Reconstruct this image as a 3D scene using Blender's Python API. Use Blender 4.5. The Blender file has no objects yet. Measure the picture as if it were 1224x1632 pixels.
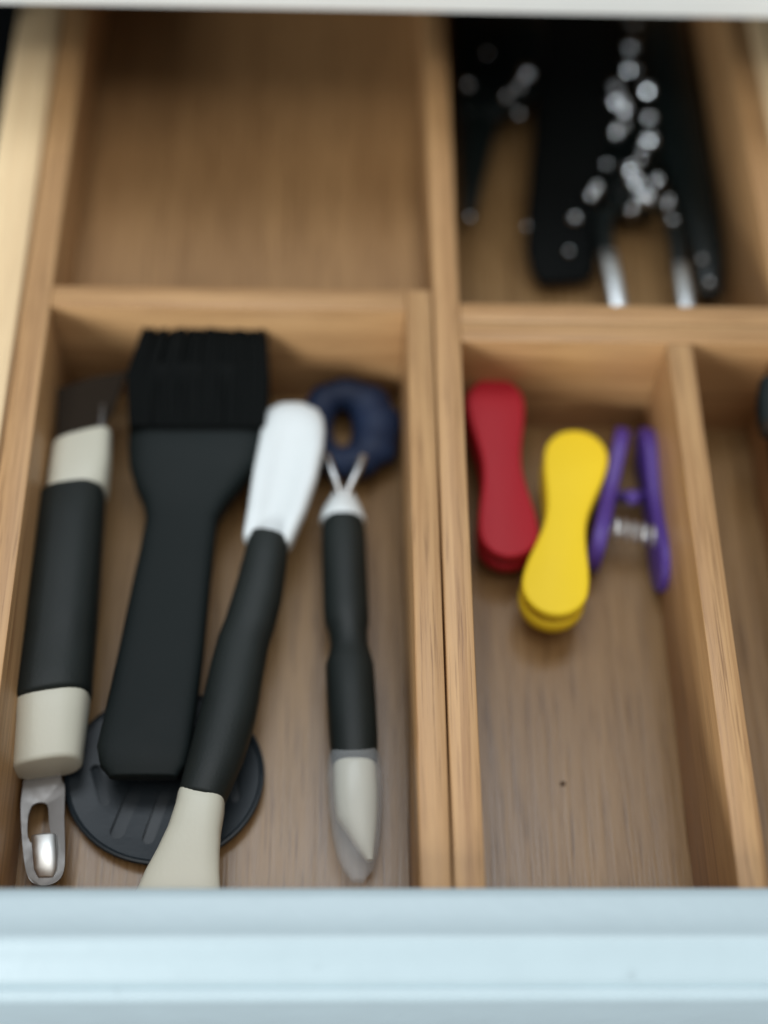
import bpy, bmesh, math, random
from mathutils import Vector, Matrix
random.seed(7)
SC = bpy.context.scene
COL = SC.collection
CM = 0.01                                   # all coordinates below are in centimetres

# ------------------------------------------------------------------ camera
cd = bpy.data.cameras.new('camera')
cam = bpy.data.objects.new('camera', cd); COL.objects.link(cam)
r, u, b = Vector((0.99937, -0.01095, 0.03366)), Vector((-0.00799, 0.85647, 0.51613)), Vector((-0.03448, -0.51607, 0.85585))
cam.matrix_world = Matrix(((r.x, u.x, b.x, 0), (r.y, u.y, b.y, 0), (r.z, u.z, b.z, 49 * CM), (0, 0, 0, 1)))
cd.sensor_fit = 'VERTICAL'; cd.sensor_width = 36; cd.sensor_height = 36; cd.lens = 54.04
cd.clip_start = 0.01; cd.clip_end = 50
cd.dof.use_dof = True; cd.dof.focus_distance = 0.482; cd.dof.aperture_fstop = 2.2
SC.camera = cam

# ------------------------------------------------------------------ world, lamps, exposure
w = bpy.data.worlds.new('World'); SC.world = w; w.use_nodes = True
bg = w.node_tree.nodes['Background']
bg.inputs['Color'].default_value = (0.86, 0.93, 1.0, 1); bg.inputs['Strength'].default_value = 0.20

def area(name, loc, aim, sx, sy, power, color):
    l = bpy.data.lights.new(name, 'AREA'); l.shape = 'RECTANGLE'; l.size = sx; l.size_y = sy
    l.energy = power; l.color = color
    o = bpy.data.objects.new(name, l); COL.objects.link(o)
    o.location = loc
    o.rotation_euler = (Vector(aim) - Vector(loc)).to_track_quat('-Z', 'Y').to_euler()
    return o
area('window_light', (-1.5, -2.6, 0.95), (0.03, 0.3, 0.0), 1.0, 0.9, 56, (0.93, 0.98, 1.0))
area('ceiling_light', (-0.15, 0.80, 2.3), (0.02, 0.2, 0.0), 1.3, 0.50, 12, (0.84, 0.92, 1.0))
area('overhead_fill', (0.1, -0.25, 2.4), (0.05, 0.35, 0.0), 1.8, 1.1, 12.5, (1.0, 0.98, 0.94))  # unseen fill lamp, added to brighten the floors of the far compartments
SC.view_settings.view_transform = 'Standard'; SC.view_settings.look = 'None'
SC.view_settings.exposure = 0.60; SC.view_settings.gamma = 1.0; SC.view_settings.use_curve_mapping = False

# ------------------------------------------------------------------ materials
def new_mat(name):
    m = bpy.data.materials.new(name); m.use_nodes = True
    nt = m.node_tree; return m, nt, nt.nodes['Principled BSDF']

def plastic(name, col, rough=0.5, spec=0.5, bump=0.02, bscale=900, var=0.06, scuff=0, **kw):
    m, nt, p = new_mat(name); N, L = nt.nodes.new, nt.links.new
    tc = N('ShaderNodeTexCoord')
    n1 = N('ShaderNodeTexNoise'); n1.inputs['Scale'].default_value = 60; n1.inputs['Detail'].default_value = 5
    L(tc.outputs['Object'], n1.inputs['Vector'])
    mr = N('ShaderNodeMapRange'); mr.inputs[3].default_value = 1 - var; mr.inputs[4].default_value = 1 + var
    L(n1.outputs['Fac'], mr.inputs[0])
    vm = N('ShaderNodeVectorMath'); vm.operation = 'SCALE'; vm.inputs[0].default_value = col
    L(mr.outputs[0], vm.inputs['Scale']); L(vm.outputs[0], p.inputs['Base Color'])
    mr2 = N('ShaderNodeMapRange'); mr2.inputs[3].default_value = rough - 0.07; mr2.inputs[4].default_value = rough + 0.07
    L(n1.outputs['Fac'], mr2.inputs[0]); L(mr2.outputs[0], p.inputs['Roughness'])
    n2 = N('ShaderNodeTexNoise'); n2.inputs['Scale'].default_value = bscale; n2.inputs['Detail'].default_value = 2
    L(tc.outputs['Object'], n2.inputs['Vector'])
    bp = N('ShaderNodeBump'); bp.inputs['Strength'].default_value = bump * 10; bp.inputs['Distance'].default_value = 0.0002
    L(n2.outputs['Fac'], bp.inputs['Height']); L(bp.outputs['Normal'], p.inputs['Normal'])
    p.inputs['Specular IOR Level'].default_value = spec
    if scuff:
        n3 = N('ShaderNodeTexNoise'); n3.inputs['Scale'].default_value = 55; n3.inputs['Detail'].default_value = 6; n3.inputs['Roughness'].default_value = .7
        L(tc.outputs['Object'], n3.inputs['Vector'])
        m3 = N('ShaderNodeMapRange'); m3.inputs[1].default_value = .66; m3.inputs[2].default_value = .74; m3.inputs[3].default_value = 1; m3.inputs[4].default_value = 1 - scuff
        L(n3.outputs['Fac'], m3.inputs[0])
        v3 = N('ShaderNodeVectorMath'); v3.operation = 'SCALE'; L(vm.outputs[0], v3.inputs[0]); L(m3.outputs[0], v3.inputs['Scale']); L(v3.outputs[0], p.inputs['Base Color'])
    for k, v in kw.items(): p.inputs[k.replace('_', ' ')].default_value = v
    return m

def bamboo(name, along, dark, light, rough=0.42, seed=0.0, pore=1.0, strip=0.45, fine_scale=1700):
    """laminated bamboo: strips, streaks and pores running along one axis"""
    m, nt, p = new_mat(name); N, L = nt.nodes.new, nt.links.new
    tc = N('ShaderNodeTexCoord')
    def stretched(across, longways, detail, rough_=0.55, dist=0.0):
        mp = N('ShaderNodeMapping'); s = [across] * 3; s[along] = longways
        mp.inputs['Scale'].default_value = s; mp.inputs['Location'].default_value = (seed, seed * 1.7, seed * .6)
        L(tc.outputs['Object'], mp.inputs['Vector'])
        n = N('ShaderNodeTexNoise'); n.inputs['Scale'].default_value = 1; n.inputs['Detail'].default_value = detail
        n.inputs['Roughness'].default_value = rough_; n.inputs['Distortion'].default_value = dist
        L(mp.outputs[0], n.inputs['Vector']); return n.outputs['Fac']
    broad = stretched(70, 9, 3)
    streak = stretched(520, 14, 4, 0.6, 0.7)
    fine = stretched(fine_scale, 30, 3, 0.6)
    # strips of the lamination: a constant tone per strip
    mp = N('ShaderNodeMapping'); s = [1 / (strip * CM)] * 3; s[along] = 0.0
    mp.inputs['Scale'].default_value = s; mp.inputs['Location'].default_value = (seed + .31, seed + .17, seed + .23)
    L(tc.outputs['Object'], mp.inputs['Vector'])
    fl = N('ShaderNodeVectorMath'); fl.operation = 'FLOOR'; L(mp.outputs[0], fl.inputs[0])
    wn = N('ShaderNodeTexWhiteNoise'); wn.noise_dimensions = '3D'; L(fl.outputs[0], wn.inputs['Vector'])
    def math_(op, a, b_):
        n = N('ShaderNodeMath'); n.operation = op
        for i, v in enumerate((a, b_)):
            if isinstance(v, (int, float)): n.inputs[i].default_value = v
            else: L(v, n.inputs[i])
        return n.outputs[0]
    f = math_('ADD', math_('MULTIPLY', broad, 0.45), math_('MULTIPLY', streak, 0.65))
    f = math_('ADD', f, math_('MULTIPLY', wn.outputs['Value'], 0.26))
    f = math_('SUBTRACT', f, 0.16)
    cr = N('ShaderNodeValToRGB'); cr.color_ramp.elements[0].position = 0.28; cr.color_ramp.elements[1].position = 0.72
    cr.color_ramp.elements[0].color = (*dark, 1); cr.color_ramp.elements[1].color = (*light, 1)
    L(f, cr.inputs['Fac'])
    pr = N('ShaderNodeValToRGB'); pr.color_ramp.elements[0].position = 0.30; pr.color_ramp.elements[1].position = 0.46
    pr.color_ramp.elements[0].color = (0.42, 0.36, 0.32, 1); pr.color_ramp.elements[1].color = (1, 1, 1, 1)
    L(fine, pr.inputs['Fac'])
    mx = N('ShaderNodeMix'); mx.data_type = 'RGBA'; mx.blend_type = 'MULTIPLY'; mx.inputs['Factor'].default_value = pore
    L(cr.outputs['Color'], mx.inputs[6]); L(pr.outputs['Color'], mx.inputs[7])
    L(mx.outputs[2], p.inputs['Base Color'])
    rr = N('ShaderNodeMapRange'); rr.inputs[3].default_value = rough - 0.1; rr.inputs[4].default_value = rough + 0.12
    L(streak, rr.inputs[0]); L(rr.outputs[0], p.inputs['Roughness'])
    bp = N('ShaderNodeBump'); bp.inputs['Strength'].default_value = 0.35; bp.inputs['Distance'].default_value = 0.0002
    L(math_('ADD', streak, fine), bp.inputs['Height']); L(bp.outputs['Normal'], p.inputs['Normal'])
    p.inputs['Specular IOR Level'].default_value = 0.4
    return m

def metal(name, col, rough):
    m, nt, p = new_mat(name); N, L = nt.nodes.new, nt.links.new
    p.inputs['Base Color'].default_value = (*col, 1); p.inputs['Metallic'].default_value = 1
    tc = N('ShaderNodeTexCoord'); n = N('ShaderNodeTexNoise'); n.inputs['Scale'].default_value = 350; n.inputs['Detail'].default_value = 4
    L(tc.outputs['Object'], n.inputs['Vector'])
    mr = N('ShaderNodeMapRange'); mr.inputs[3].default_value = rough * 0.75; mr.inputs[4].default_value = rough * 1.3
    L(n.outputs['Fac'], mr.inputs[0]); L(mr.outputs[0], p.inputs['Roughness'])
    return m

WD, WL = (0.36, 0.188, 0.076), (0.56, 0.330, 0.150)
M = {
 'bamboo_y': bamboo('bamboo lengthwise', 1, WD, WL, 0.42, 0.0, 0.8, 0.31),
 'bamboo_x': bamboo('bamboo crosswise', 0, WD, WL, 0.42, 3.3, 0.8, 0.31),
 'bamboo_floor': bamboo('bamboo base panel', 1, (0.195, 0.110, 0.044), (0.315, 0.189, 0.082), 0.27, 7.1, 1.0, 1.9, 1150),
 'bamboo_floor_lit': bamboo('bamboo base panel lit copy', 1, (0.28, 0.152, 0.064), (0.43, 0.248, 0.108), 0.35, 2.4, 0.8, 1.9, 1150),  # copy of the floor bamboo with extra light painted into its colour
 'drawer_wood': bamboo('pale drawer wood', 1, (0.80, 0.57, 0.32), (0.92, 0.70, 0.42), 0.5, 5.2, 0.35, 1.4),
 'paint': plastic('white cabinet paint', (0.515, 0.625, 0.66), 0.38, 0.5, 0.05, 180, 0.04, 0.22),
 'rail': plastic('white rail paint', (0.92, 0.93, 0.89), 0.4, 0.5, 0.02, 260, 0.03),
 'grip': plastic('soft black grip rubber', (0.011, 0.0155, 0.0145), 0.55, 0.35, 0.04, 1100, 0.35),
 'black': plastic('black nylon', (0.006, 0.0095, 0.0095), 0.30, 0.3, 0.03, 1100, 0.15),
 'brush_black': plastic('matte black nylon', (0.0085, 0.0125, 0.0125), 0.55, 0.16, 0.03, 900, 0.15),
 'spoon_black': plastic('grey black nylon', (0.011, 0.017, 0.022), 0.40, 0.34, 0.015, 900, 0.15),
 'zinc': metal('zinc spring wire', (0.80, 0.80, 0.77), 0.45),
 'silicone': plastic('black silicone', (0.0025, 0.0035, 0.0035), 0.7, 0.10, 0.02, 1200, 0.2),
 'cream': plastic('cream plastic', (0.66, 0.645, 0.53), 0.45, 0.5, 0.02, 700, 0.05),
 'white': plastic('white plastic', (0.73, 0.78, 0.785), 0.38, 0.5, 0.01, 500, 0.03),
 'navy': plastic('navy blue silicone', (0.008, 0.019, 0.052), 0.6, 0.3, 0.12, 400, 0.5),
 'red': plastic('red plastic', (0.42, 0.014, 0.024), 0.5, 0.2, 0.015, 800, 0.05),
 'yellow': plastic('yellow plastic', (0.98, 0.69, 0.028), 0.5, 0.2, 0.015, 800, 0.04),
 'purple': plastic('purple plastic', (0.092, 0.046, 0.27), 0.45, 0.35, 0.015, 800, 0.06),
 'brown_blade': plastic('smoked dark plastic', (0.026, 0.019, 0.013), 0.6, 0.08, 0.01, 600, 0.1),
 'steel': metal('brushed steel', (0.55, 0.56, 0.56), 0.30),
 'dull_steel': metal('dull satin steel', (0.20, 0.19, 0.18), 0.45),
 'chrome': metal('polished steel', (0.62, 0.66, 0.69), 0.13),
 'speck': plastic('dark crumb', (0.05, 0.025, 0.012), 0.8),
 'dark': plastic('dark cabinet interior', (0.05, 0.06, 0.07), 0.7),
 'clear': plastic('clear sheath plastic', (0.70, 0.73, 0.74), 0.22, 0.5, 0.01, 500, 0.02, Alpha=0.27),
}

# ------------------------------------------------------------------ helpers
def V(p): return Vector(p)
def finish(name, bm, mat, parent=None, loc=None, smooth=40):
    """link a bmesh (centimetres, world axes) as one object whose origin is its parent's base or loc"""
    bmesh.ops.remove_doubles(bm, verts=bm.verts, dist=0.0008)
    bmesh.ops.recalc_face_normals(bm, faces=bm.faces)
    o0 = Vector(parent['base_cm']) if parent else Vector(loc or (0, 0, 0))
    me = bpy.data.meshes.new(name)
    for v in bm.verts: v.co = (v.co - o0) * CM
    bm.to_mesh(me); bm.free()
    if smooth:
        for p in me.polygons: p.use_smooth = True
        me.set_sharp_from_angle(angle=math.radians(smooth))
    me.materials.append(mat)
    o = bpy.data.objects.new(name, me); COL.objects.link(o)
    if parent: o.parent = parent
    else: o.location = o0 * CM
    o['base_cm'] = o0[:]
    return o
def sub(name, bm, mat, part, smooth=40):
    """a sub-part: parts keep their thing's base as origin, so the offset is zero"""
    return finish(name, bm, mat, part, smooth=smooth)
def thing(name, label, cat, base, group=None):
    o = bpy.data.objects.new(name, None); COL.objects.link(o)
    o.empty_display_size = 0.01; o.location = V(base) * CM
    o['base_cm'] = list(base); tag(o, label, cat, group); return o
def tag(o, label, cat, group=None):
    o['label'] = label; o['category'] = cat
    if group: o['group'] = group
    return o

def box(bm, x0, x1, y0, y1, z0, z1, bev=0.06, seg=2):
    vs = [bm.verts.new((x, y, z)) for x in (x0, x1) for y in (y0, y1) for z in (z0, z1)]
    fs = [bm.faces.new([vs[i] for i in f]) for f in ((0,1,3,2),(4,6,7,5),(0,4,5,1),(2,3,7,6),(0,2,6,4),(1,5,7,3))]
    if bev:
        es = list({e for f in fs for e in f.edges})
        bmesh.ops.bevel(bm, geom=es, offset=bev, segments=seg, affect='EDGES', profile=0.5)
def boxm(*a, **k):
    bm = bmesh.new(); box(bm, *a, **k); return bm

def sp(v, p): return math.copysign(abs(v) ** p, v)
def loft(stations, n=28, power=0.8, dish=0.0, up=Vector((0, 0, 1)), cap=0.35):
    """stations: (left point, right point, half thickness[, power[, dish]]); rings across the left-right line, closed ends rounded"""
    bm = bmesh.new(); rings = []
    st = []
    for s in stations:
        l, r_, t = V(s[0]), V(s[1]), s[2]
        st.append([(l + r_) / 2, (r_ - l).normalized(), (r_ - l).length / 2, t,
                   s[3] if len(s) > 3 else power, s[4] if len(s) > 4 else dish])
    # rounded end caps
    def capring(a, bb, k):
        d = (a[0] - bb[0]).normalized(); q = min(a[3], a[2]) * cap
        return [a[0] + d * q * k, a[1], a[2] - q * (1 - math.sqrt(max(0, 1 - k * k))), a[3] - q * (1 - math.sqrt(max(0, 1 - k * k))), a[4], a[5]]
    full = [capring(st[0], st[1], k) for k in (1.0, 0.85, 0.5)] + st + [capring(st[-1], st[-2], k) for k in (0.5, 0.85, 1.0)]
    for c, ax, hw, ht, pw, ds in full:
        ring = []
        upv = (up - ax * up.dot(ax)).normalized()
        for i in range(n):
            a = 2 * math.pi * i / n
            x = sp(math.cos(a), pw) * hw; z = sp(math.sin(a), pw) * ht
            if ds and z > 0: z -= ds * (1 - (x / hw) ** 2) ** 2 * (z / ht)
            ring.append(bm.verts.new(c + ax * x + upv * z))
        rings.append(ring)
    for a, b_ in zip(rings, rings[1:]):
        for i in range(n): bm.faces.new((a[i], a[(i + 1) % n], b_[(i + 1) % n], b_[i]))
    bm.faces.new(rings[0]); bm.faces.new(list(reversed(rings[-1])))
    return bm

def tube(bm, pts, rad, n=8, taper=None):
    pts = [V(p) for p in pts]; rings = []
    prev = None
    for i, p in enumerate(pts):
        d = (pts[min(i + 1, len(pts) - 1)] - pts[max(i - 1, 0)]).normalized()
        if prev is None:
            a = d.orthogonal().normalized()
        else:
            a = (prev - d * prev.dot(d)).normalized()
        prev = a; bb = d.cross(a)
        rr = rad if taper is None else rad * taper[i]
        rings.append([bm.verts.new(p + (a * math.cos(t) + bb * math.sin(t)) * rr) for t in [2 * math.pi * k / n for k in range(n)]])
    for a, b_ in zip(rings, rings[1:]):
        for i in range(n): bm.faces.new((a[i], a[(i + 1) % n], b_[(i + 1) % n], b_[i]))
    bm.faces.new(list(reversed(rings[0]))); bm.faces.new(rings[-1])
def tubem(*a, **k):
    bm = bmesh.new(); tube(bm, *a, **k); return bm

def slab(outline, z0, z1, e, frame=None, steps=3):
    """rounded-edge plate: outline in (u, v), thickness along w, mapped through frame (Matrix)"""
    bm = bmesh.new(); n = len(outline)
    P2 = [Vector(p) for p in outline]
    nor = []
    for i in range(n):
        d = (P2[(i + 1) % n] - P2[i - 1]).normalized(); nor.append(Vector((d.y, -d.x)))
    area_ = sum(P2[i].x * P2[(i + 1) % n].y - P2[(i + 1) % n].x * P2[i].y for i in range(n))
    sg = 1 if area_ > 0 else -1
    lev = []
    for k in range(steps + 1):
        t = math.pi / 2 * k / steps; lev.append((z0 + e * (1 - math.sin(t)), e * (1 - math.cos(t))))
    lev = list(reversed([(z0 + e * (1 - math.cos(math.pi / 2 * k / steps)), e * (1 - math.sin(math.pi / 2 * k / steps))) for k in range(steps + 1)]))
    lev = list(reversed(lev)) + [(z1 - e * (1 - math.cos(math.pi / 2 * k / steps)), e * (1 - math.sin(math.pi / 2 * k / steps))) for k in range(steps, -1, -1)]
    rings = []
    for z, ins in lev:
        ring = []
        for p, q in zip(P2, nor):
            a = p - q * ins * sg
            co = Vector((a.x, a.y, z)); ring.append(bm.verts.new(frame @ co if frame else co))
        rings.append(ring)
    for a, b_ in zip(rings, rings[1:]):
        for i in range(n): bm.faces.new((a[i], a[(i + 1) % n], b_[(i + 1) % n], b_[i]))
    bm.faces.new(list(reversed(rings[0]))); bm.faces.new(rings[-1])
    return bm

def smooth_loop(pts, k=4):
    out = []; n = len(pts); q = [Vector((p[0], p[1])) for p in pts]
    for i in range(n):
        a, b_, c, d = q[i - 1], q[i], q[(i + 1) % n], q[(i + 2) % n]
        for j in range(k):
            t = j / k
            out.append(tuple(.5 * ((2 * b_) + (c - a) * t + (2 * a - 5 * b_ + 4 * c - d) * t * t + (3 * b_ - a - 3 * c + d) * t ** 3)))
    return out
def holed_plate(outer, holes, z_of, thick):
    """flat plate with real openings; z_of(x, y) gives the height of its upper face"""
    bm = bmesh.new(); edges = []
    for loop in [outer] + holes:
        vs = [bm.verts.new((p[0], p[1], 0)) for p in loop]
        edges += [bm.edges.new((vs[i], vs[(i + 1) % len(vs)])) for i in range(len(vs))]
    bmesh.ops.triangle_fill(bm, use_beauty=True, use_dissolve=False, edges=edges)
    bmesh.ops.recalc_face_normals(bm, faces=bm.faces)
    fs = list(bm.faces); top = list(bm.verts)
    ex = bmesh.ops.extrude_face_region(bm, geom=fs)
    low = [g for g in ex['geom'] if isinstance(g, bmesh.types.BMVert)]
    lowset = set(low)
    for v in bm.verts: v.co.z = z_of(v.co.x, v.co.y) - (thick if v in lowset else 0)
    return bm

def frame_from(far, near, up=(0, 0, 1)):
    """matrix with u across, v from near to far, w up; origin halfway"""
    f_, n_ = V(far), V(near); v = (f_ - n_).normalized(); w_ = V(up); u_ = v.cross(w_).normalized(); w_ = u_.cross(v)
    c = (f_ + n_) / 2
    return Matrix(((u_.x, v.x, w_.x, c.x), (u_.y, v.y, w_.y, c.y), (u_.z, v.z, w_.z, c.z), (0, 0, 0, 1)))

# ------------------------------------------------------------------ the cabinet drawer
H = 5.5
drawer = thing('kitchen_drawer', 'open kitchen drawer with pale wooden sides and moulded white painted front', 'drawer', (2.5, 13, -1.2))
finish('side_panel', boxm(-12.85, -11.15, 12.55, 62, -1.2, 5.6, bev=0.1), M['drawer_wood'], drawer)
finish('side_panel', boxm(17.15, 18.8, 12.55, 62, -1.2, 5.6, bev=0.1), M['drawer_wood'], drawer)
finish('bottom_panel', boxm(-11.1, 17.1, 12.55, 62, -1.2, -0.62, bev=0), M['drawer_wood'], drawer, smooth=0)
finish('back_panel', boxm(-11.1, 17.1, 61, 61.95, -0.6, 6.9, bev=0.1), M['drawer_wood'], drawer)
# moulded front: a profile in (y, z) swept along x
prof = [(12.5, -2.0), (12.5, 5.58), (13.40, 5.60), (13.43, 5.66), (13.42, 5.98), (13.34, 6.05), (13.1, 6.07), (12.7, 6.09), (12.35, 6.13), (12.1, 6.18), (11.98, 6.215), (11.88, 6.20), (11.78, 6.12),
        (11.62, 5.94), (11.42, 5.70), (11.20, 5.50), (11.02, 5.38), (10.95, 5.28), (10.93, 5.12), (10.90, 5.06), (10.84, 5.08), (10.76, 5.09), (10.64, 5.03), (10.55, 4.90), (10.52, 4.72),
        (10.56, 4.55), (10.66, 4.46), (10.66, 4.2), (10.70, 3.0), (10.72, -8), (10.9, -8.2), (12.4, -8.2)]
bm = bmesh.new(); xs = [-34 + 2 * i for i in range(37)]
rings = [[bm.verts.new((x, y + 0.0085 * -(x - 1.5) * 0.0, z)) for y, z in prof] for x in xs]
for a, b_ in zip(rings, rings[1:]):
    for i in range(len(prof)): bm.faces.new((a[i], a[(i + 1) % len(prof)], b_[(i + 1) % len(prof)], b_[i]))
bm.faces.new(rings[0]); bm.faces.new(list(reversed(rings[-1])))
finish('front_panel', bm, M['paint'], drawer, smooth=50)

cab = thing('kitchen_cabinet', 'white cabinet rail and dark opening above the back of the drawer', 'cabinet', (2.5, 46, 9))
finish('rail', boxm(-45, 50, 46.0, 48.0, 9.18, 13.4, bev=0.12), M['rail'], cab)
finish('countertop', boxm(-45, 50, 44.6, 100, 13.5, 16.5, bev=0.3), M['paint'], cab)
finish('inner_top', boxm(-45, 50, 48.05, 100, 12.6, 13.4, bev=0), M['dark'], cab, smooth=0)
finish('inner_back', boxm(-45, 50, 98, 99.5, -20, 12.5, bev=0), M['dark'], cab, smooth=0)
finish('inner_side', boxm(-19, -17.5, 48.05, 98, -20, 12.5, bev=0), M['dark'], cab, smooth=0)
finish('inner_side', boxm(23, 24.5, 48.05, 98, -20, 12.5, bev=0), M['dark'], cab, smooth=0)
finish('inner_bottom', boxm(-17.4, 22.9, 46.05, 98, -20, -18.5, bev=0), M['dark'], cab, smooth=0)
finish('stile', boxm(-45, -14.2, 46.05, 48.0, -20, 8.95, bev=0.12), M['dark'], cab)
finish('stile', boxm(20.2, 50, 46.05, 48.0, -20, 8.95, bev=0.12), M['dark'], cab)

# ------------------------------------------------------------------ the two bamboo trays
T = 0.92
org = thing('bamboo_tray', 'wide bamboo drawer tray, empty at the back and holding black-gripped tools in front', 'drawer tray', (-3.7, 33, -0.6))
finish('side_board', boxm(-11.05, -10.08, 12.6, 60.0, -0.6, H), M['bamboo_y'], org)
finish('side_board', boxm(2.66, 3.575, 12.6, 35.66, -0.6, H - 0.02), M['bamboo_y'], org)
finish('end_board', boxm(-10.07, 2.65, 12.6, 13.45, -0.6, H - 0.04), M['bamboo_x'], org)
finish('end_board', boxm(-10.07, 3.62, 59.1, 60.0, -0.6, H - 0.04), M['bamboo_x'], org)
finish('divider', boxm(-10.07, 2.65, 34.72, 35.66, 0.0, H - 0.02), M['bamboo_x'], org)
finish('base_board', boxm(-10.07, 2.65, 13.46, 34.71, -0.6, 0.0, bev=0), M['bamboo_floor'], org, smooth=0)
finish('base_board', boxm(-10.07, 3.62, 35.67, 59.09, 1.5, 2.1, bev=0), M['bamboo_floor_lit'], org, smooth=0)  # raised and painted lighter to brighten this shaded cell

org2 = thing('bamboo_tray', 'bamboo drawer tray on the right with coloured clips in front and dark utensils behind', 'drawer tray', (10.3, 33, -0.6))
finish('side_board', boxm(3.64, 4.56, 12.6, 60.0, -0.6, H), M['bamboo_y'], org2)
finish('side_board', boxm(16.12, 17.05, 12.6, 60.0, -0.6, H), M['bamboo_y'], org2)
finish('end_board', boxm(4.57, 16.11, 12.6, 13.45, -0.6, H - 0.04), M['bamboo_x'], org2)
finish('end_board', boxm(4.57, 16.11, 59.1, 60.0, -0.6, H - 0.04), M['bamboo_x'], org2)
finish('divider', boxm(4.57, 16.11, 33.38, 34.22, 0.0, H - 0.01), M['bamboo_x'], org2)
finish('divider', boxm(4.57, 16.11, 34.26, 35.1, 0.0, H - 0.05), M['bamboo_x'], org2)
finish('divider', boxm(11.93, 12.85, 13.46, 33.37, 0.0, H - 0.02), M['bamboo_y'], org2)
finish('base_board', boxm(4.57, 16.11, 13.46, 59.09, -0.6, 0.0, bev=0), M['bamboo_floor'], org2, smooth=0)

bm = bmesh.new(); bmesh.ops.create_icosphere(bm, subdivisions=2, radius=0.095)
for v in bm.verts: v.co = Vector((v.co.x * 1.1, v.co.y * .8, v.co.z * .7)) * random.uniform(.8, 1.15) + V((7.90, 18.87, 0.04))
tag(finish('crumb', bm, M['speck'], loc=(7.90, 18.88, 0.00)), 'tiny dark crumb on the bare tray base below the yellow clip', 'crumb')

# ------------------------------------------------------------------ tool with slotted steel blade (against the left wall)
g = 'cream and black gripped kitchen tools'
t = thing('peeler', 'thick black-gripped peeler with cream collars and a slotted steel tip along the left wall', 'peeler', (-9.79, 25.93, 0.00), g)
finish('grip', loft([((-10.27, 28.34, 2.50), (-7.98, 28.75, 2.50), 1.0), ((-10.22, 27.06, 2.50), (-7.93, 27.33, 2.50), 1.15), ((-10.25, 25.13, 2.40), (-7.88, 25.35, 2.40), 1.2),
    ((-10.29, 23.04, 2.30), (-7.86, 23.17, 2.30), 1.2), ((-10.40, 21.48, 2.20), (-7.87, 21.76, 2.20), 1.22), ((-10.38, 20.76, 2.20), (-7.85, 21.21, 2.20), 1.22)], power=0.72, cap=.15), M['grip'], t)
finish('collar', loft([((-10.36, 20.87, 2.15), (-7.90, 21.33, 2.15), 1.12), ((-10.24, 19.98, 2.05), (-7.94, 20.38, 2.05), 1.1), ((-10.22, 19.06, 1.90), (-7.98, 19.50, 1.90), 1.0),
    ((-10.20, 18.62, 1.85), (-8.00, 19.00, 1.85), .93)], power=0.7, cap=.18), M['cream'], t)
finish('collar', loft([((-9.96, 30.43, 2.70), (-7.94, 31.10, 2.70), .62), ((-10.00, 29.72, 2.60), (-7.88, 29.93, 2.60), .75), ((-10.01, 28.55, 2.50), (-7.90, 28.88, 2.50), .95)], power=0.62, cap=.2), M['cream'], t)
# dark blade at the far end
dk = [(-9.82, 30.60, 2.60), (-8.34, 31.16, 2.60), (-7.97, 32.19, 2.60), (-7.58, 33.92, 2.60), (-8.78, 33.64, 2.60), (-10.06, 33.09, 2.60)]
finish('flat_blade', holed_plate([(p[0], p[1]) for p in dk], [], lambda x, y: 2.7, 0.16), M['brown_blade'], t, smooth=0)
finish('blade_rib', loft([((-8.42, 30.80, 2.82), (-8.16, 30.86, 2.82), .08), ((-8.41, 32.31, 2.82), (-8.25, 32.31, 2.82), .06)], n=12, power=1), M['dull_steel'], t)
# slotted steel blade at the near end, a shallow trough
bl = [(-9.81, 19.02, 1.30), (-8.89, 19.15, 1.30), (-8.74, 18.58, 1.20), (-8.59, 18.26, 1.20), (-8.52, 17.33, 1.10), (-8.40, 16.32, 1.00), (-8.35, 15.60, 1.00), (-8.47, 15.22, 1.00), (-8.81, 15.05, 1.00), (-9.24, 15.10, 1.00),
      (-9.51, 15.38, 1.00), (-9.71, 16.12, 1.00), (-9.91, 17.33, 1.10), (-9.95, 18.10, 1.20)]
hl = [(-9.61, 17.63, 1.15), (-9.38, 17.78, 1.15), (-9.11, 17.70, 1.15), (-9.00, 17.12, 1.10), (-8.92, 16.54, 1.10), (-9.53, 16.45, 1.10), (-9.68, 17.12, 1.10)]
cxb = (bl[4][0] + bl[12][0]) / 2
sb = finish('slotted_blade', holed_plate(smooth_loop(bl), [smooth_loop(hl, 3)], lambda x, y: 1.05 + 0.10 * abs(x - cxb) / .7 + 0.012 * (y - 15), 0.09), M['dull_steel'], t, smooth=30)
sub('scoop', loft([((-9.48, 16.54, 1.22), (-8.69, 16.62, 1.22), .2), ((-9.39, 16.04, 1.22), (-8.60, 16.08, 1.22), .24), ((-9.30, 15.54, 1.20), (-8.57, 15.54, 1.20), .2), ((-9.17, 15.32, 1.12), (-8.66, 15.32, 1.12), .1)], n=20, power=.75), M['zinc'], sb)

# ------------------------------------------------------------------ round slotted spoon under the brush
t = thing('slotted_spoon', 'black slotted spoon with a round head lying flat under the wide black brush', 'slotted spoon', (-5.52, 19.17, 0.00))
c0 = V((-5.45, 18.93, 0.60)); rx, ry = 3.22, 2.98
outer = [(c0.x + rx * math.cos(a), c0.y + ry * math.sin(a)) for a in [2 * math.pi * i / 56 for i in range(56)]]
def slot(x0, y0, x1, y1, wd):
    d = Vector((x1 - x0, y1 - y0)); L_ = d.length; d.normalize(); q = Vector((-d.y, d.x)) * wd; pts = []
    for k in range(7):
        a = -math.pi / 2 + math.pi * k / 6
        pts.append((x1 + d.x * wd * math.cos(a) + q.x * math.sin(a), y1 + d.y * wd * math.cos(a) + q.y * math.sin(a)))
    for k in range(7):
        a = math.pi / 2 + math.pi * k / 6
        pts.append((x0 + d.x * wd * math.cos(a) + q.x * math.sin(a), y0 + d.y * wd * math.cos(a) + q.y * math.sin(a)))
    return pts
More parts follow.
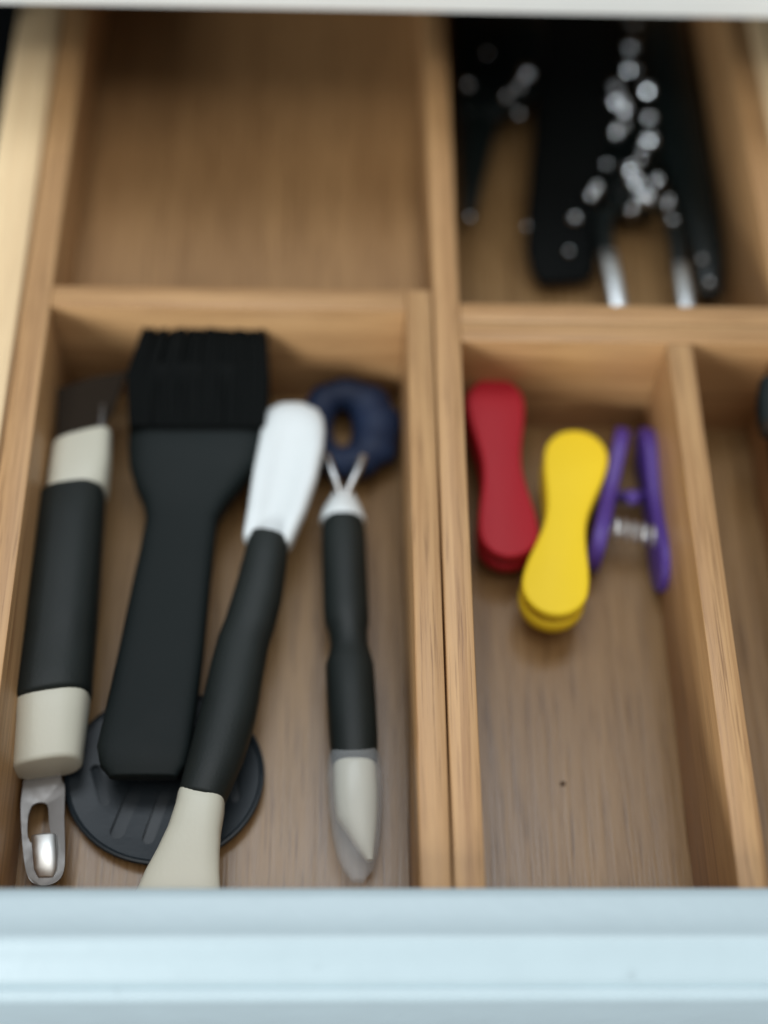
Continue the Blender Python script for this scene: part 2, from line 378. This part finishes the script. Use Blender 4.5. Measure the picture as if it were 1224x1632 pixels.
def pslot(a, b_, wd): return slot(a[0], a[1], b_[0], b_[1], wd)
holes = [pslot((-7.37, 18.05, 0.60), (-7.75, 19.15, 0.60), .18), pslot((-6.87, 16.99, 0.60), (-6.36, 18.60, 0.60), .24), pslot((-5.85, 16.78, 0.60), (-5.42, 18.34, 0.60), .2),
         pslot((-3.97, 17.52, 0.60), (-3.98, 19.71, 0.60), .2), pslot((-3.08, 18.17, 0.60), (-3.19, 19.38, 0.60), .16)]
hd = finish('head', holed_plate(outer, holes, lambda x, y: 0.42 + 0.16 * (((x - c0.x) / rx) ** 2 + ((y - c0.y) / ry) ** 2), 0.22), M['spoon_black'], t, smooth=30)
finish('bowl', slab([(c0.x + .96 * rx * math.cos(a), c0.y + .96 * ry * math.sin(a)) for a in [2 * math.pi * i / 48 for i in range(48)]], .03, .36, .05), M['spoon_black'], t)
rimp = [(c0.x + rx * math.cos(a), c0.y + ry * math.sin(a), 0.55) for a in [2 * math.pi * i / 56 for i in range(57)]]
sub('rim', tubem(rimp, 0.10, n=8), M['spoon_black'], hd)
finish('handle', loft([((-6.42, 21.57, 0.50), (-4.82, 21.58, 0.50), .3), ((-5.96, 26.93, 0.55), (-4.66, 26.94, 0.55), .3), ((-6.17, 31.68, 0.70), (-4.65, 31.70, 0.70), .3)], power=.75), M['spoon_black'], t)

# ------------------------------------------------------------------ wide basting brush
t = thing('basting_brush', 'wide black silicone basting brush with a flared neck and thick bristle block', 'basting brush', (-5.62, 27.24, 0.00))
finish('handle', loft([((-7.10, 18.36, 2.00), (-4.83, 18.36, 2.00), .30), ((-7.37, 18.66, 2.00), (-4.61, 18.66, 2.00), .42), ((-7.52, 19.24, 2.00), (-4.50, 19.25, 2.00), .48),
    ((-7.36, 20.45, 2.00), (-4.40, 20.46, 2.00), .5), ((-7.08, 22.74, 2.00), (-4.24, 22.75, 2.00), .52), ((-6.82, 25.13, 2.00), (-4.14, 25.15, 2.00), .55),
    ((-6.64, 26.62, 2.00), (-4.08, 26.64, 2.00), .58), ((-6.51, 27.85, 2.00), (-4.01, 27.87, 2.00), .6), ((-6.68, 28.54, 2.02), (-3.70, 28.56, 2.02), .62), ((-7.00, 29.22, 2.06), (-3.23, 29.26, 2.06), .66),
    ((-7.25, 29.98, 2.12), (-2.67, 30.03, 2.12), .72), ((-7.34, 30.71, 2.16), (-2.38, 30.76, 2.16), .8), ((-7.34, 31.36, 2.20), (-2.37, 31.42, 2.20), .85)], power=.42, cap=.3), M['brush_black'], t)
bm = bmesh.new()
la, ra = V((-7.24, 31.15, 2.40)), V((-2.43, 31.20, 2.40)); lb, rb = V((-6.75, 35.08, 3.60)), V((-2.50, 35.00, 3.60))
for row in range(6):
    for k in range(36):
        s = (k + .5 + random.uniform(-.4, .4)) / 36; h = (row - 2.5) / 2.5 * .75
        a = la.lerp(ra, s) + Vector((0, 0, h)); e = lb.lerp(rb, s) + Vector((random.uniform(-.12, .12), random.uniform(-.2, .12) - .1 * abs(h), h * .85 + random.uniform(-.08, .08)))
        m_ = a.lerp(e, .5) + Vector(((s - .5) * .5 - .12, 0, 0))
        tube(bm, [a, m_, e], .13, n=6, taper=[1, .95, .7])
o = finish('bristles', bm, M['silicone'], t); o['kind'] = 'stuff'
finish('bristle_root', loft([((-7.28, 31.02, 2.30), (-2.38, 31.08, 2.30), .7), ((-7.24, 33.31, 3.20), (-2.49, 33.38, 3.20), .70)], power=.5), M['silicone'], t)

# ------------------------------------------------------------------ white-headed scraper
t = thing('scraper', 'slanted black-gripped scraper with a long white head and flared cream foot', 'scraper', (-3.03, 24.71, 0.00), g)
finish('head', loft([((-2.03, 32.25, 2.90), (-0.89, 32.29, 2.90), .2, .9, 0), ((-2.30, 32.11, 2.90), (-0.47, 32.07, 2.90), .27, .85, 0), ((-2.45, 31.79, 2.87), (-0.29, 31.68, 2.87), .33, .8, .03), ((-2.53, 31.29, 2.84), (-0.24, 31.15, 2.84), .37, .7, .10), ((-2.62, 30.61, 2.80), (-0.28, 30.44, 2.80), .40, .65, .18), ((-2.79, 29.47, 2.70), (-0.51, 29.20, 2.70), .46),
    ((-2.93, 28.15, 2.50), (-0.91, 27.86, 2.50), .52), ((-3.06, 27.16, 2.35), (-1.32, 26.82, 2.35), .62)], power=.62, dish=.24, cap=.4), M['white'], t)
finish('grip', loft([((-2.88, 27.06, 2.35), (-1.47, 26.77, 2.35), .7), ((-3.03, 26.23, 2.30), (-1.52, 25.94, 2.30), .76), ((-3.29, 25.05, 2.20), (-1.64, 24.77, 2.20), .8), ((-3.58, 23.86, 2.15), (-1.89, 23.56, 2.15), .76),
    ((-3.79, 23.22, 2.10), (-2.07, 22.90, 2.10), .78), ((-4.00, 22.12, 2.10), (-2.21, 21.83, 2.10), .85), ((-4.24, 20.69, 2.00), (-2.41, 20.36, 2.00), .92), ((-4.52, 19.25, 2.00), (-2.77, 18.88, 2.00), .92), ((-4.80, 17.81, 2.00), (-3.28, 17.52, 2.00), .86)], power=.85, cap=.2), M['grip'], t)
finish('foot', loft([((-4.81, 17.73, 2.00), (-3.32, 17.43, 2.00), .78), ((-4.87, 17.33, 2.00), (-3.33, 17.10, 2.00), .76), ((-5.07, 16.62, 1.95), (-3.40, 16.49, 1.95), .68), ((-5.38, 15.90, 1.90), (-3.41, 15.82, 1.90), .56),
    ((-5.70, 15.27, 1.85), (-3.39, 15.19, 1.85), .46), ((-5.95, 14.64, 1.80), (-3.33, 14.56, 1.80), .38), ((-6.09, 14.13, 1.80), (-3.35, 14.13, 1.80), .3)], power=.7), M['cream'], t)

# ------------------------------------------------------------------ blue-ringed tool
t = thing('pastry_tool', 'slim black-gripped tool with a dark blue ring head and a clear-capped cream tip', 'pastry tool', (0.65, 24.74, 0.00), g)
cr_ = V((0.62, 32.50, 1.15))
bm = bmesh.new(); rg = []
for i in range(48):
    a = 2 * math.pi * i / 48; ring = []
    lump = 1 + .035 * math.sin(9 * a) + random.uniform(-.02, .02)
    ox, oy, ix, iy = 2.0, 2.12, .36, .84
    for j in range(16):
        b2 = 2 * math.pi * j / 16; q = (1 + math.cos(b2)) / 2
        ring.append(bm.verts.new(cr_ + Vector(((ix + (ox * lump - ix) * q) * math.cos(a) - (.22 if ix else 0) * (1 - q), (iy + (oy * lump - iy) * q) * math.sin(a), math.sin(b2) * .62 * lump + .12 * math.sin(a)))))
    rg.append(ring)
for i in range(48):
    for j in range(16): bm.faces.new((rg[i][j], rg[(i + 1) % 48][j], rg[(i + 1) % 48][(j + 1) % 16], rg[i][(j + 1) % 16]))
finish('ring_head', bm, M['navy'], t)
finish('prong', tubem([(0.39, 28.87, 1.80), (0.23, 29.41, 2.00), (-0.02, 30.08, 2.20), (-0.19, 30.61, 2.10)], .15, n=10), M['steel'], t)
finish('prong', tubem([(0.48, 28.87, 1.80), (0.68, 29.41, 2.00), (1.00, 30.09, 2.20), (1.16, 30.62, 2.10)], .15, n=10), M['steel'], t)
finish('collar', loft([((0.03, 29.25, 1.60), (0.85, 29.26, 1.60), .36), ((-0.13, 28.99, 1.50), (0.99, 29.01, 1.50), .52), ((-0.31, 28.68, 1.45), (1.14, 28.69, 1.45), .66), ((-0.41, 28.36, 1.40), (1.26, 28.33, 1.40), .74)], power=.95), M['white'], t)
finish('grip', loft([((-0.30, 28.37, 1.40), (1.17, 28.38, 1.40), .7), ((-0.34, 27.79, 1.40), (1.25, 27.80, 1.40), .78), ((-0.31, 26.50, 1.40), (1.29, 26.52, 1.40), .8), ((-0.25, 24.78, 1.35), (1.35, 24.79, 1.35), .8), ((-0.20, 24.20, 1.35), (1.35, 24.20, 1.35), .8),
    ((-0.06, 23.90, 1.35), (1.30, 23.91, 1.35), .72), ((0.01, 23.33, 1.35), (1.32, 23.34, 1.35), .68), ((-0.06, 22.90, 1.35), (1.43, 22.91, 1.35), .72), ((-0.16, 22.57, 1.35), (1.51, 22.58, 1.35), .82),
    ((-0.11, 21.47, 1.30), (1.57, 21.48, 1.30), .85), ((-0.01, 20.11, 1.30), (1.62, 20.11, 1.30), .85), ((0.06, 19.19, 1.25), (1.61, 19.20, 1.25), .8)], power=.9, cap=.15), M['grip'], t)
finish('tip', loft([((0.14, 18.95, 1.20), (1.57, 18.95, 1.20), .72), ((0.17, 17.97, 1.15), (1.62, 17.97, 1.15), .66), ((0.25, 17.24, 1.10), (1.60, 17.24, 1.10), .58), ((0.62, 16.73, 1.05), (1.55, 16.73, 1.05), .46),
    ((0.99, 16.18, 1.00), (1.49, 16.18, 1.00), .34), ((1.21, 15.89, 1.00), (1.45, 15.89, 1.00), .2)], power=.8, cap=.2), M['cream'], t)
finish('clear_cap', loft([((-0.05, 19.21, 1.20), (1.74, 19.22, 1.20), .86), ((-0.08, 18.71, 1.20), (1.79, 18.71, 1.20), .86), ((-0.01, 17.54, 1.15), (1.78, 17.54, 1.15), .8), ((0.11, 16.62, 1.05), (1.72, 16.62, 1.05), .7),
    ((0.26, 16.02, 1.00), (1.61, 16.02, 1.00), .6), ((0.44, 15.60, 0.95), (1.47, 15.60, 0.95), .45), ((0.66, 15.37, 0.90), (1.25, 15.37, 0.90), .28)], power=.9, cap=.5), M['clear'], t)

# ------------------------------------------------------------------ bag clips
def dogbone(L_, rr, wm, n=16):
    yc = L_ / 2 - rr; right = []
    for k in range(n): a = -math.pi / 2 + (math.pi / 2) * k / n; right.append((rr * math.cos(a), -yc + rr * math.sin(a)))
    for k in range(2 * n + 1):
        y = -yc + 2 * yc * k / (2 * n); right.append((rr - (rr - wm) * math.cos(math.pi / 2 * y / yc) ** 2, y))
    for k in range(1, n + 1): a = (math.pi / 2) * k / n; right.append((rr * math.cos(a), yc + rr * math.sin(a)))
    return right + [(-x, y) for x, y in reversed(right[1:-1])]
def coil(a, b_, rad, turns, per=12):
    a, b_ = V(a), V(b_); d = (b_ - a).normalized(); p = d.orthogonal().normalized(); q = d.cross(p)
    return [a.lerp(b_, i / (turns * per)) + (p * math.cos(2 * math.pi * i / per) + q * math.sin(2 * math.pi * i / per)) * rad for i in range(turns * per + 1)]
gc = 'coloured bag clips'
def flat_clip(label, far, near, rr, wm, mat, base, gap, drop):
    t = thing('bag_clip', label, 'bag clip', base, gc)
    fr = frame_from(far, near); L_ = (V(far) - V(near)).length
    ol = dogbone(L_, rr, wm)
    finish('jaw', slab(ol, -.62, 0, .14, fr), mat, t, smooth=60)
    tl = Matrix.Rotation(math.radians(drop), 4, 'X')
    finish('jaw', slab(ol, -.62, 0, .14, fr @ Matrix.Translation((0, -.05, -.62 - gap)) @ tl), mat, t, smooth=60)
    mid = fr @ Matrix.Translation((0, 0, -.62 - gap / 2))
    finish('spring', tubem(coil(mid @ Vector((-.45, .4, 0)), mid @ Vector((.45, .4, 0)), .22, 6), .05, n=6), M['steel'], t)
    return t
flat_clip('red bag clip lying flat in the far left corner of the right tray', (5.95, 33.56, 3.10), (6.34, 26.36, 2.30), 1.06, .72, M['red'], (6.48, 31.43, 0.00), .16, 0)
flat_clip('yellow bag clip lying flat in the middle of the three clips', (9.13, 31.56, 2.60), (7.51, 23.99, 2.60), 1.16, .74, M['yellow'], (8.71, 29.23, 0.00), .14, 0)

t = thing('bag_clip', 'purple bag clip lying on its side with its spring showing, beside the yellow one', 'bag clip', (11.31, 30.08, 0.00), gc)
for fa, ne in (((10.93, 32.36, 1.25), (9.34, 26.53, 1.25)), ((11.72, 32.37, 1.25), (11.92, 25.71, 1.25))):
    v = (V(fa) - V(ne)).normalized(); wv = v.cross(Vector((0, 0, 1))).normalized(); c = (V(fa) + V(ne)) / 2
    u_ = Vector((0, 0, 1))
    fr = Matrix(((u_.x, v.x, wv.x, c.x), (u_.y, v.y, wv.y, c.y), (u_.z, v.z, wv.z, c.z), (0, 0, 0, 1)))
    finish('jaw', slab(dogbone((V(fa) - V(ne)).length, 1.1, .74), -.27, .27, .12, fr), M['purple'], t, smooth=60)
pv = finish('pivot', loft([((10.62, 29.63, 0.80), (10.65, 29.96, 0.80), .3), ((11.84, 29.65, 0.80), (11.87, 29.97, 0.80), .3)], power=.8), M['purple'], t)
sub('pivot_pin', tubem([(11.15, 29.71, 0.90), (11.01, 29.34, 1.50), (10.96, 29.22, 1.70), (10.95, 29.18, 1.76)], .3, n=16, taper=[1, 1, .8, .4]), M['purple'], pv)
finish('spring', tubem(coil((9.90, 28.05, 1.65), (11.81, 27.59, 1.65), .35, 6), .07, n=8), M['zinc'], t)

# ------------------------------------------------------------------ dark utensils in the far compartment
gk = 'utensils in the far compartment'
t = thing('spatula', 'black spatula whose broad head lies against the left wall of the far compartment', 'spatula', (6.28, 49.45, 0.00), gk)
finish('head', loft([((4.95, 54.47, 2.40), (9.32, 54.60, 2.40), .35), ((5.01, 50.95, 2.20), (9.11, 51.05, 2.20), .4), ((5.08, 49.26, 2.00), (8.51, 48.97, 2.00), .4), ((5.21, 47.99, 1.80), (7.14, 48.03, 1.80), .4)], power=.6), M['black'], t)
finish('handle', loft([((5.22, 48.17, 1.80), (7.10, 48.21, 1.80), .4), ((5.27, 45.65, 1.60), (6.46, 45.68, 1.60), .45), ((5.30, 43.06, 1.40), (5.89, 43.07, 1.40), .4)], power=.8), M['black'], t)
for pt, rr in (((5.62, 49.17, 2.60), .24), ((8.20, 50.02, 2.50), .34), ((7.83, 49.25, 2.50), .26), ((7.28, 48.71, 2.40), .24), ((7.79, 47.93, 2.20), .2), ((5.52, 42.39, 1.85), .16), ((6.51, 50.91, 2.80), .16)):
    bm = bmesh.new(); bmesh.ops.create_uvsphere(bm, u_segments=14, v_segments=8, radius=rr)
    rot = Vector((-.33 + random.uniform(-.1, .1), -.77, .49)).to_track_quat('Z', 'Y')
    for v in bm.verts: v.co = rot @ Vector((v.co.x, v.co.y, v.co.z * .6)) + V(pt)
    finish('glint_lens', bm, M['chrome'], t)  # flat chrome lenses added on the spatula, tilted to make glints

t = thing('turner', 'broad black turner lying face down in the middle of the far compartment', 'turner', (9.82, 46.56, 0.00), gk)
finish('blade', loft([((8.40, 39.90, 0.80), (10.25, 40.06, 0.80), .12), ((8.02, 40.47, 0.90), (10.63, 40.45, 0.90), .2), ((7.86, 41.44, 1.00), (10.82, 41.42, 1.00), .3), ((8.00, 43.54, 1.30), (11.01, 43.60, 1.30), .4), ((8.43, 47.06, 1.70), (11.78, 47.14, 1.70), .45), ((8.77, 50.49, 2.00), (12.31, 50.58, 2.00), .5), ((8.84, 54.61, 2.20), (12.65, 54.72, 2.20), .5)], power=.6), M['silicone'], t)
for pt, rr in (((9.82, 42.52, 1.72), .26), ((9.54, 41.10, 1.35), .16), ((7.85, 42.27, 1.50), .14)):
    bm = bmesh.new(); bmesh.ops.create_uvsphere(bm, u_segments=14, v_segments=8, radius=rr)
    rot = Vector((-.33 + random.uniform(-.1, .1), -.77, .49)).to_track_quat('Z', 'Y')
    for v in bm.verts: v.co = rot @ Vector((v.co.x, v.co.y, v.co.z * .6)) + V(pt)
    finish('glint_lens', bm, M['chrome'], t)  # more added glints: small polished lenses turned towards the window light

t = thing('tongs', 'polished steel tongs with two spread arms and a spine set with added glint bumps in the far compartment', 'tongs', (13.13, 45.54, 0.00), gk)
a1 = finish('arm', loft([((12.29, 44.11, 1.90), (12.72, 43.71, 1.90), .3), ((10.59, 42.63, 1.80), (11.35, 42.41, 1.80), .32), ((10.61, 41.29, 1.80), (11.32, 41.21, 1.80), .32), ((10.73, 40.31, 1.80), (11.33, 40.26, 1.80), .3)], power=.8), M['black'], t)
sub('tip', loft([((10.67, 40.59, 1.85), (11.38, 40.54, 1.85), .26), ((10.80, 39.22, 1.75), (11.50, 39.24, 1.75), .26), ((10.96, 37.61, 1.60), (11.60, 37.62, 1.60), .24)], power=.6), M['steel'], a1)
a2 = finish('arm', loft([((12.57, 43.84, 1.90), (13.08, 44.20, 1.90), .3), ((13.48, 42.86, 1.80), (14.07, 43.00, 1.80), .3), ((13.57, 41.22, 1.75), (14.19, 41.24, 1.75), .3), ((13.53, 39.79, 1.70), (14.14, 39.80, 1.70), .28)], power=.8), M['black'], t)
sub('tip', loft([((13.58, 40.08, 1.75), (14.21, 40.09, 1.75), .26), ((13.61, 38.85, 1.68), (14.26, 38.86, 1.68), .26), ((13.67, 37.65, 1.60), (14.29, 37.66, 1.60), .24)], power=.6), M['steel'], a2)
sp_ = finish('spine', loft([((11.75, 43.10, 1.30), (13.36, 43.30, 1.30), .3), ((11.18, 43.84, 1.50), (13.54, 43.88, 1.50), .5), ((11.53, 47.23, 1.60), (13.98, 47.29, 1.60), .5), ((11.57, 50.11, 1.70), (14.27, 50.18, 1.70), .5), ((12.73, 55.07, 1.90), (14.01, 55.11, 1.90), .5)], power=.8), M['black'], t)
sx = [((12.69, 43.34, 2.15), 0.46), ((12.41, 44.16, 2.15), 0.40), ((12.26, 44.85, 2.15), 0.34), ((12.68, 45.35, 2.15), 0.28), ((13.21, 46.51, 2.15), 0.30), ((12.91, 46.07, 2.15), 0.24), ((11.88, 46.98, 2.15), 0.34), ((12.18, 47.43, 2.15), 0.28), ((13.35, 47.89, 2.15), 0.30), ((12.15, 48.83, 2.15), 0.40), ((12.00, 49.57, 2.15), 0.32), ((12.37, 48.24, 2.15), 0.24), ((13.35, 49.46, 2.15), 0.30), ((12.87, 50.74, 2.15), 0.36), ((12.70, 51.28, 2.15), 0.22), ((12.94, 52.06, 2.15), 0.42), ((13.18, 52.86, 2.15), 0.40), ((13.06, 53.57, 2.15), 0.40), ((10.76, 43.78, 2.15), 0.30), ((10.53, 43.43, 2.15), 0.18), ((13.64, 43.02, 2.15), 0.26), ((13.75, 42.14, 2.15), 0.18), ((12.10, 42.58, 2.15), 0.26), ((11.35, 45.18, 2.15), 0.16), ((13.30, 44.25, 2.15), 0.20)]
finish('spine', loft([((11.75, 43.10, 1.30), (13.36, 43.30, 1.30), .3), ((11.18, 43.84, 1.50), (13.54, 43.88, 1.50), .5), ((11.53, 47.23, 1.60), (13.98, 47.29, 1.60), .5), ((11.57, 50.11, 1.70), (14.27, 50.18, 1.70), .5), ((12.73, 55.07, 1.90), (14.01, 55.11, 1.90), .5)], power=.8), M['black'], t)
for pt, rr in sx:
    bm = bmesh.new(); bmesh.ops.create_uvsphere(bm, u_segments=16, v_segments=10, radius=rr * .9)
    ex, ey = random.uniform(.8, 1.35), random.uniform(.7, 1.5); rot = Vector((-.33 + random.uniform(-.2, .2), -.77, .49 + random.uniform(-.18, .18))).to_track_quat('Z', 'Y')
    for v in bm.verts: v.co = rot @ Vector((v.co.x * ex, v.co.y * ey, v.co.z * .5)) + V(pt)
    sub('glint_bump', bm, M['chrome'], sp_)  # chrome bumps added along the spine, flattened and tilted for larger highlights

t = thing('ladle', 'black ladle handle with added steel glints along the right wall of the far compartment', 'ladle', (15.34, 45.94, 0.00), gk)
finish('handle', loft([((13.77, 54.81, 1.80), (15.65, 54.86, 1.80), .6), ((13.43, 48.75, 1.60), (15.83, 48.81, 1.60), .6), ((14.00, 44.61, 1.40), (15.91, 44.65, 1.40), .5), ((14.52, 41.38, 1.20), (15.92, 41.41, 1.20), .45), ((14.65, 39.18, 1.10), (15.66, 39.20, 1.10), .35)], power=.75), M['black'], t)
for pt, rr in (((14.85, 40.54, 1.62), .16), ((15.01, 39.34, 1.62), .18)):
    bm = bmesh.new(); bmesh.ops.create_uvsphere(bm, u_segments=14, v_segments=8, radius=rr)
    rot = Vector((-.33 + random.uniform(-.1, .1), -.77, .49)).to_track_quat('Z', 'Y')
    for v in bm.verts: v.co = rot @ Vector((v.co.x, v.co.y, v.co.z * .6)) + V(pt)
    finish('glint_stud', bm, M['steel'], t)  # two steel lenses added for glints on the handle

# dark handle at the right edge of the picture
t = thing('kitchen_utensil', 'black handled utensil leaning in the far corner of the narrow right compartment', 'utensil', (17.42, 34.76, 0.00))
finish('handle', loft([((15.26, 31.04, 4.00), (15.93, 30.99, 4.00), .4), ((15.26, 31.78, 4.20), (16.03, 31.73, 4.20), .45), ((15.40, 32.46, 4.40), (16.04, 32.42, 4.40), .42)], power=.8), M['brush_black'], t)
finish('end_cap', loft([((15.31, 30.96, 3.95), (15.89, 30.92, 3.95), .36), ((15.34, 30.62, 3.90), (15.79, 30.60, 3.90), .3)], power=.8), M['brown_blade'], t)
finish('shaft', tubem([(15.78, 31.00, 3.90), (16.16, 29.72, 2.40), (16.82, 28.31, 0.30)], .2, n=10), M['silicone'], t)

for o in list(bpy.data.objects):
    if 'base_cm' in o: del o['base_cm']
